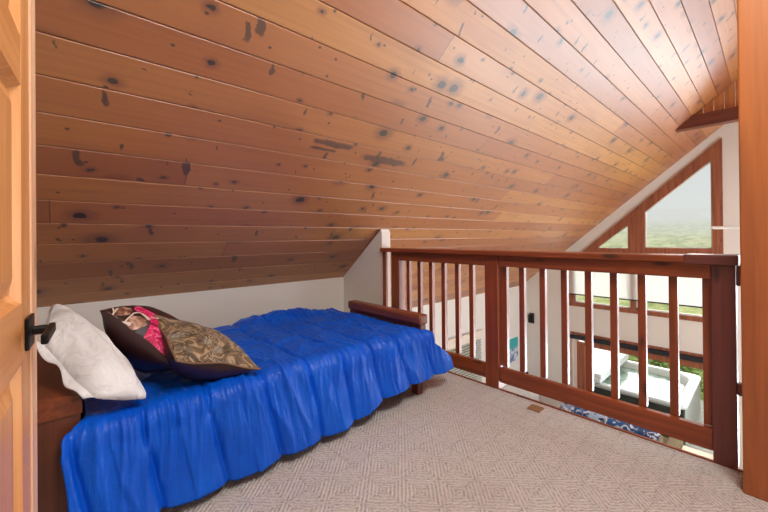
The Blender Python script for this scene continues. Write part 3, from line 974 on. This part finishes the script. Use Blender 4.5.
# ------------------------------------------------------------------ GREAT ROOM BELOW
# wall lamp on the gable
r = thing('wall_sconce', 'small black box sconce on the white gable wall', 'wall lamp', (GX, 3.855, -0.93))
MB().box((GX - 0.02, 3.80, -0.96), (GX, 3.91, -0.72), 0.004).build('back_plate', M_black, r)
MB().box((GX - 0.10, 3.805, -0.94), (GX - 0.021, 3.905, -0.74), 0.012).build('lamp_body', M_black, r)

# picture on the eave wall
r = thing('wall_picture', 'teal and blue picture hanging on the eave wall near the corner', 'picture', (7.75, YE, -1.82))
MB().box((7.50, YE - 0.03, -1.80), (8.0, YE - 0.001, -1.24), 0.004).build('frame', M_white, r)
a = MB().box((-0.225, -0.036, 0.02), (0.225, -0.031, 0.555)).build('print', M_art, r, local=True)

# low white cabinet with a dark vase, just in the corner below
r = thing('low_cabinet', 'low white cabinet in the great room corner below the picture', 'cabinet', (7.72, 3.85, ZL))
MB().box((7.2, 3.70, ZL + 0.06), (8.2, 4.08, ZL + 0.62), 0.005).build('carcass', M_white, r)
MB().box((7.17, 3.66, ZL + 0.62), (8.22, 4.09, ZL + 0.65), 0.005).build('top', M_white, r)
for x in (7.21, 7.705):
    d = MB().box((x, 3.68, ZL + 0.08), (x + 0.485, 3.699, ZL + 0.60), 0.003).build('door', M_white, r)
    MB().box((x + (0.44 if x < 7.5 else 0.03), 3.665, ZL + 0.3), (x + (0.455 if x < 7.5 else 0.045), 3.679, ZL + 0.4)).build('handle', M_black, d)
MB().box((7.22, 3.73, ZL), (8.18, 4.07, ZL + 0.06)).build('plinth', M_white, r)
m = MB()
prof = [(0.0, 0.05), (0.02, 0.07), (0.10, 0.085), (0.16, 0.06), (0.20, 0.03), (0.24, 0.04)]
m.tube([(8.0, 3.88, ZL + 0.65 + z) for z, _ in prof], [q for _, q in prof], 16)
tag(recentre(m.build('vase', M_black, smooth=True), (8.0, 3.88, ZL + 0.65)), 'small black vase on the low white cabinet', 'vase')

# sofa and quilt
sf = thing('sofa', 'olive tan sofa below the loft edge, a blue quilt over its back', 'sofa', (7.35, 1.97, ZL))
MB().box((6.98, 1.22, ZL + 0.12), (7.85, 2.72, ZL + 0.34), 0.03, 3).build('base', M_denim, sf)
MB().box((6.98, 1.22, ZL + 0.341), (7.22, 2.72, ZL + 0.82), 0.05, 4).build('backrest', M_denim, sf, smooth=True)
for y in (1.225, 1.975):
    MB().box((7.23, y, ZL + 0.345), (7.87, y + 0.74, ZL + 0.5), 0.04, 4).build('seat_cushion', M_denim, sf, smooth=True)
for y in (1.05, 2.725):
    MB().box((6.98, y, ZL + 0.12), (7.85, y + 0.165, ZL + 0.66), 0.04, 4).build('armrest', M_denim, sf, smooth=True)
for x in (7.0, 7.77):
    for y in (1.08, 2.81):
        MB().box((x, y, ZL), (x + 0.06, y + 0.06, ZL + 0.119)).build('leg', M_newel, sf)
m = MB()
def qf(u, v):
    y = 1.24 + u * 1.49
    s = v * 0.98
    if s < 0.36:
        x, z = 6.965 , ZL + 0.47 + s
    elif s < 0.62:
        k = (s - 0.36) / 0.26
        x, z = 6.965 + 0.27 * k, ZL + 0.83 + 0.035 * math.sin(k * PI)
    else:
        x, z = 7.235, ZL + 0.83 - (s - 0.62) * 0.85
    return Vector((x, y, z + 0.010 * math.sin(u * 31) * (0.3 + v * (1 - v))))
m.grid(60, 30, qf)
q = m.build('quilt', M_quilt, smooth=True)
sd = q.modifiers.new('thickness', 'SOLIDIFY'); sd.thickness = 0.012; sd.offset = 0
tag(recentre(q, (7.1, 1.97, ZL + 0.83)), 'blue and white patchwork quilt folded over the sofa back', 'quilt')

# end table
et = thing('end_table', 'honey pine end table beside the sofa by the near newel', 'table', (7.4, 0.8, ZL))
MB().box((7.16, 0.60, ZL + 0.53), (7.62, 1.03, ZL + 0.56), 0.005).build('table_top', M_table, et)
MB().box((7.19, 0.63, ZL + 0.43), (7.59, 1.0, ZL + 0.529), 0.003).build('apron', M_table, et)
for x in (7.19, 7.54):
    for y in (0.63, 0.95):
        MB().box((x, y, ZL), (x + 0.05, y + 0.05, ZL + 0.429), 0.004).build('leg', M_table, et)

# ceiling fan far over the great room, only a blade tip shows
fn = thing('ceiling_fan', 'white ceiling fan with one blade tip showing past the large post', 'fan', (5.5, -0.14, 1.12))
MB().tube([(5.5, -0.14, 1.28), (5.5, -0.14, zroof(0.14) - 0.01)], 0.014, 12).build('downrod', M_white, fn)
MB().tube([(5.5, -0.14, 1.12), (5.5, -0.14, 1.15), (5.5, -0.14, 1.25), (5.5, -0.14, 1.29)], [0.06, 0.11, 0.11, 0.04], 20).build('motor', M_white, fn, smooth=True)
for k in range(5):
    a = math.radians(82 + 72 * k)
    m = MB(); m.box((0.11, -0.055, -0.004), (0.62, 0.055, 0.004), 0.003)
    bmesh.ops.rotate(m.bm, verts=m.bm.verts, cent=(0, 0, 0), matrix=Matrix.Rotation(math.radians(16), 3, 'X'))
    bmesh.ops.translate(m.bm, verts=m.bm.verts, vec=(0, 0, 1.178))
    bmesh.ops.rotate(m.bm, verts=m.bm.verts, cent=(0, 0, 0), matrix=Matrix.Rotation(a, 3, 'Z'))
    bmesh.ops.translate(m.bm, verts=m.bm.verts, vec=(5.5, -0.14, 0))
    m.build('blade', M_white, fn)

# ------------------------------------------------------------------ OUTSIDE
ZD = -3.0
m = MB()
for i in range(22):
    m.box((GX + 0.16 + i * 0.15, -4.5, ZD - 0.04), (GX + 0.30 + i * 0.15, 5.0, ZD))
struct(m.build('deck', M_deck), 'grey board deck outside the patio door')

ht = thing('hot_tub', 'square hot tub full of pale green water on the deck', 'hot tub', (9.65, 2.25, ZD))
X0, X1, Y0, Y1, ZTB = 8.58, 10.75, 1.10, 3.40, -2.10
MB().box((X0 + 0.06, Y0 + 0.06, ZD), (X1 - 0.06, Y1 - 0.06, ZD + 0.08)).build('base', M_cab_shade, ht)
MB().box((X0 + 0.035, Y0 + 0.05, ZD + 0.08), (X0 + 0.06, Y1 - 0.05, ZTB - 0.09)).build('front_panel', M_cab_shade, ht)['label'] = 'front panel with shade painted dark'
m = MB()
for i in range(12):
    w = (X1 - X0 - 0.14) / 12
    m.box((X0 + 0.07 + i * w + 0.004, Y0 + 0.03, ZD + 0.08), (X0 + 0.07 + (i + 1) * w - 0.004, Y0 + 0.055, ZTB - 0.09))
m.build('side_panel', M_cab, ht)['label'] = 'grey slatted side panel'
MB().box((X0 + 0.07, Y1 - 0.055, ZD + 0.08), (X1 - 0.07, Y1 - 0.03, ZTB - 0.09)).build('side_panel', M_cab, ht)
MB().box((X1 - 0.055, Y0 + 0.06, ZD + 0.08), (X1 - 0.03, Y1 - 0.06, ZTB - 0.09)).build('rear_panel', M_cab, ht)
def rrect(inset, r, z, n=8):
    x0, x1, y0, y1 = X0 + inset, X1 - inset, Y0 + inset, Y1 - inset
    out = []
    for cx, cy, a0 in ((x1 - r, y1 - r, 0), (x0 + r, y1 - r, PI / 2), (x0 + r, y0 + r, PI), (x1 - r, y0 + r, 1.5 * PI)):
        for k in range(n + 1):
            a = a0 + PI / 2 * k / n
            out.append((cx + r * math.cos(a), cy + r * math.sin(a), z))
    return out
m = MB()
rings = [rrect(0.03, 0.12, ZTB - 0.10), rrect(0.0, 0.14, ZTB - 0.07), rrect(0.0, 0.14, ZTB - 0.02), rrect(0.03, 0.14, ZTB),
         rrect(0.15, 0.20, ZTB - 0.005), rrect(0.20, 0.45, ZTB - 0.06), rrect(0.24, 0.50, ZTB - 0.2), rrect(0.5, 0.45, ZTB - 0.45), rrect(0.55, 0.4, ZTB - 0.8)]
vr = [[m.bm.verts.new(p) for p in R_] for R_ in rings]
for A, B in zip(vr, vr[1:]):
    for k in range(len(A)):
        m.bm.faces.new((A[k], A[(k + 1) % len(A)], B[(k + 1) % len(A)], B[k]))
m.bm.faces.new(vr[-1])
bmesh.ops.recalc_face_normals(m.bm, faces=m.bm.faces)
m.build('shell', M_grey, ht, smooth=True)
m = MB(); m.bm.faces.new([m.bm.verts.new(p) for p in rrect(0.222, 0.47, ZTB - 0.13)])
m.build('water', M_water, ht)
m = MB()
m.box((X0 - 0.02, 2.52, ZTB + 0.004), (X1 + 0.02, 3.42, ZTB + 0.10), 0.02, 3)
c1 = MB(); c1.box((X0 - 0.02, 2.50, ZTB + 0.104), (X1 + 0.02, 3.42, ZTB + 0.21), 0.02, 3)
cv = thing('tub_cover', 'white vinyl cover folded double over the far half of the hot tub', 'cover', (9.65, 2.97, ZTB))
m.build('lower_half', M_cover, cv); c1.build('upper_half', M_cover, cv)

# shrubs beyond the deck
def shrub(x, y, zc, w, h, seed, label):
    rnd = random.Random(seed)
    r = thing('shrub', label, 'shrub', (x, y, -3.9), 'green shrubs behind the hot tub')
    m = MB(); bm = m.bm
    for _ in range(1400):
        while True:
            p = Vector((rnd.uniform(-1, 1), rnd.uniform(-1, 1), rnd.uniform(-1, 1)))
            if 0.35 < p.length < 1: break
        k = 1 + 0.25 * noise.noise(p * 2.5 + Vector((seed, 0, 0)))
        c = Vector((x + p.x * w * 0.5 * k, y + p.y * w * 0.5 * k, zc + p.z * h * 0.5 * k))
        d = Vector((rnd.gauss(0, 1), rnd.gauss(0, 1), rnd.gauss(0, 0.6))).normalized()
        s_ = d.cross(Vector((rnd.gauss(0, 1), rnd.gauss(0, 1), rnd.gauss(0, 1)))).normalized()
        L = rnd.uniform(0.06, 0.11)
        bm.faces.new([bm.verts.new(c - d * L), bm.verts.new(c + s_ * L * 0.4), bm.verts.new(c + d * L), bm.verts.new(c - s_ * L * 0.4)])
    m.build('foliage', M_leaf, r)
    st = MB()
    for k in range(4):
        a = k * 1.7 + seed
        st.tube([(x + 0.05 * math.cos(a), y + 0.05 * math.sin(a), -3.95), (x + 0.2 * w * math.cos(a), y + 0.2 * w * math.sin(a), zc)], [0.03, 0.012], 6)
    st.build('stem', M_newel, r)
for i, (x, y, w, h, zc) in enumerate(((13.0, 0.3, 1.7, 1.9, -3.1), (13.2, 2.2, 1.7, 1.6, -3.2), (13.4, 4.1, 1.7, 1.7, -3.15))):
    shrub(x, y, zc, w, h, i + 11, ('leafy green shrub past the right corner of the hot tub', 'leafy green shrub behind the middle of the hot tub', 'leafy green shrub behind the folded tub cover')[i])

# hillside with painted mist
def hz_(X, Y):
    base = -3.9 - 0.10 * max(0, X - 11) if X < 55 else -8.3 + 0.060 * (X - 55) + 0.00004 * (X - 55) ** 2
    base += 0.045 * max(0, Y) * sstep(60, 200, X)
    k = sstep(14, 60, X)
    return base + k * (2.4 * noise.noise(Vector((X * 0.02, Y * 0.02, 0))) + 0.9 * noise.noise(Vector((X * 0.1, Y * 0.1, 3)))) + (1 - k) * 0.08 * noise.noise(Vector((X, Y, 1)))
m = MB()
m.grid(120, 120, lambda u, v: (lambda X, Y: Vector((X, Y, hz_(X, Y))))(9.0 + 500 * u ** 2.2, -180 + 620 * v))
struct(m.build('ground_outside', M_hill, smooth=True), 'green hillside with painted mist seen through the gable windows')

# ------------------------------------------------------------------ LIGHT
w = bpy.data.worlds.new('overcast'); scene.world = w
w.use_nodes = True
nt = w.node_tree; nt.nodes.clear()
wo = nt.nodes.new('ShaderNodeOutputWorld'); bg = nt.nodes.new('ShaderNodeBackground')
tc = nt.nodes.new('ShaderNodeTexCoord'); sx = nt.nodes.new('ShaderNodeSeparateXYZ'); rp = nt.nodes.new('ShaderNodeValToRGB')
nt.links.new(tc.outputs['Generated'], sx.inputs[0]); nt.links.new(sx.outputs['Z'], rp.inputs[0])
rp.color_ramp.elements[0].position = 0.0; rp.color_ramp.elements[0].color = lin(222, 226, 224)
rp.color_ramp.elements[1].position = 0.35; rp.color_ramp.elements[1].color = lin(206, 211, 214)
nt.links.new(rp.outputs[0], bg.inputs[0]); bg.inputs[1].default_value = 1.0
nt.links.new(bg.outputs[0], wo.inputs[0])

def lamp(name, typ, loc, target, energy, size=1.0, color=(1, 1, 1), size_y=None):
    d = bpy.data.lights.new(name, typ); d.energy = energy; d.color = color
    if typ == 'AREA':
        d.size = size
        if size_y:
            d.shape = 'RECTANGLE'; d.size_y = size_y
    elif typ == 'SUN':
        d.angle = size
    else:
        d.shadow_soft_size = size
    o = bpy.data.objects.new(name, d); COL.objects.link(o)
    o.location = loc
    o.rotation_euler = (Vector(target) - Vector(loc)).to_track_quat('-Z', 'Y').to_euler()
    return o
lamp('sky_sun', 'SUN', (30, 0, 12), (0, 1.0, 0), 4.0, math.radians(50), (1.0, 0.98, 0.95))
lamp('loft_fill', 'AREA', (0.9, -0.5, 2.9), (1.1, 1.3, 0.0), 66, 1.0, (1.0, 0.98, 0.95))  # added fill over the bed, out of view
lamp('great_room_fill', 'AREA', (5.6, -2.6, 0.3), (6.5, 3.0, 0.0), 150, 2.2, (0.95, 0.97, 1.0))  # added fill to brighten the great room, unseen past the post
# added area lamps outside the windows behind the post, boosting daylight indoors
for z, wd, hh, en in ((1.4, 1.8, 1.2, 150), (0.15, 2.3, 1.0, 115), (-2.0, 2.0, 1.6, 260)):
    lamp('window_fill', 'AREA', (GX + 0.25, -1.75, z), (GX - 3.0, -0.55, z + 0.2), en, wd, (0.80, 0.91, 1.0), hh)

scene.view_settings.view_transform = 'Standard'
scene.view_settings.look = 'None'
scene.view_settings.exposure = 0.12
scene.cycles.use_denoising = True
scene.cycles.max_bounces = 10
scene.cycles.transparent_max_bounces = 12
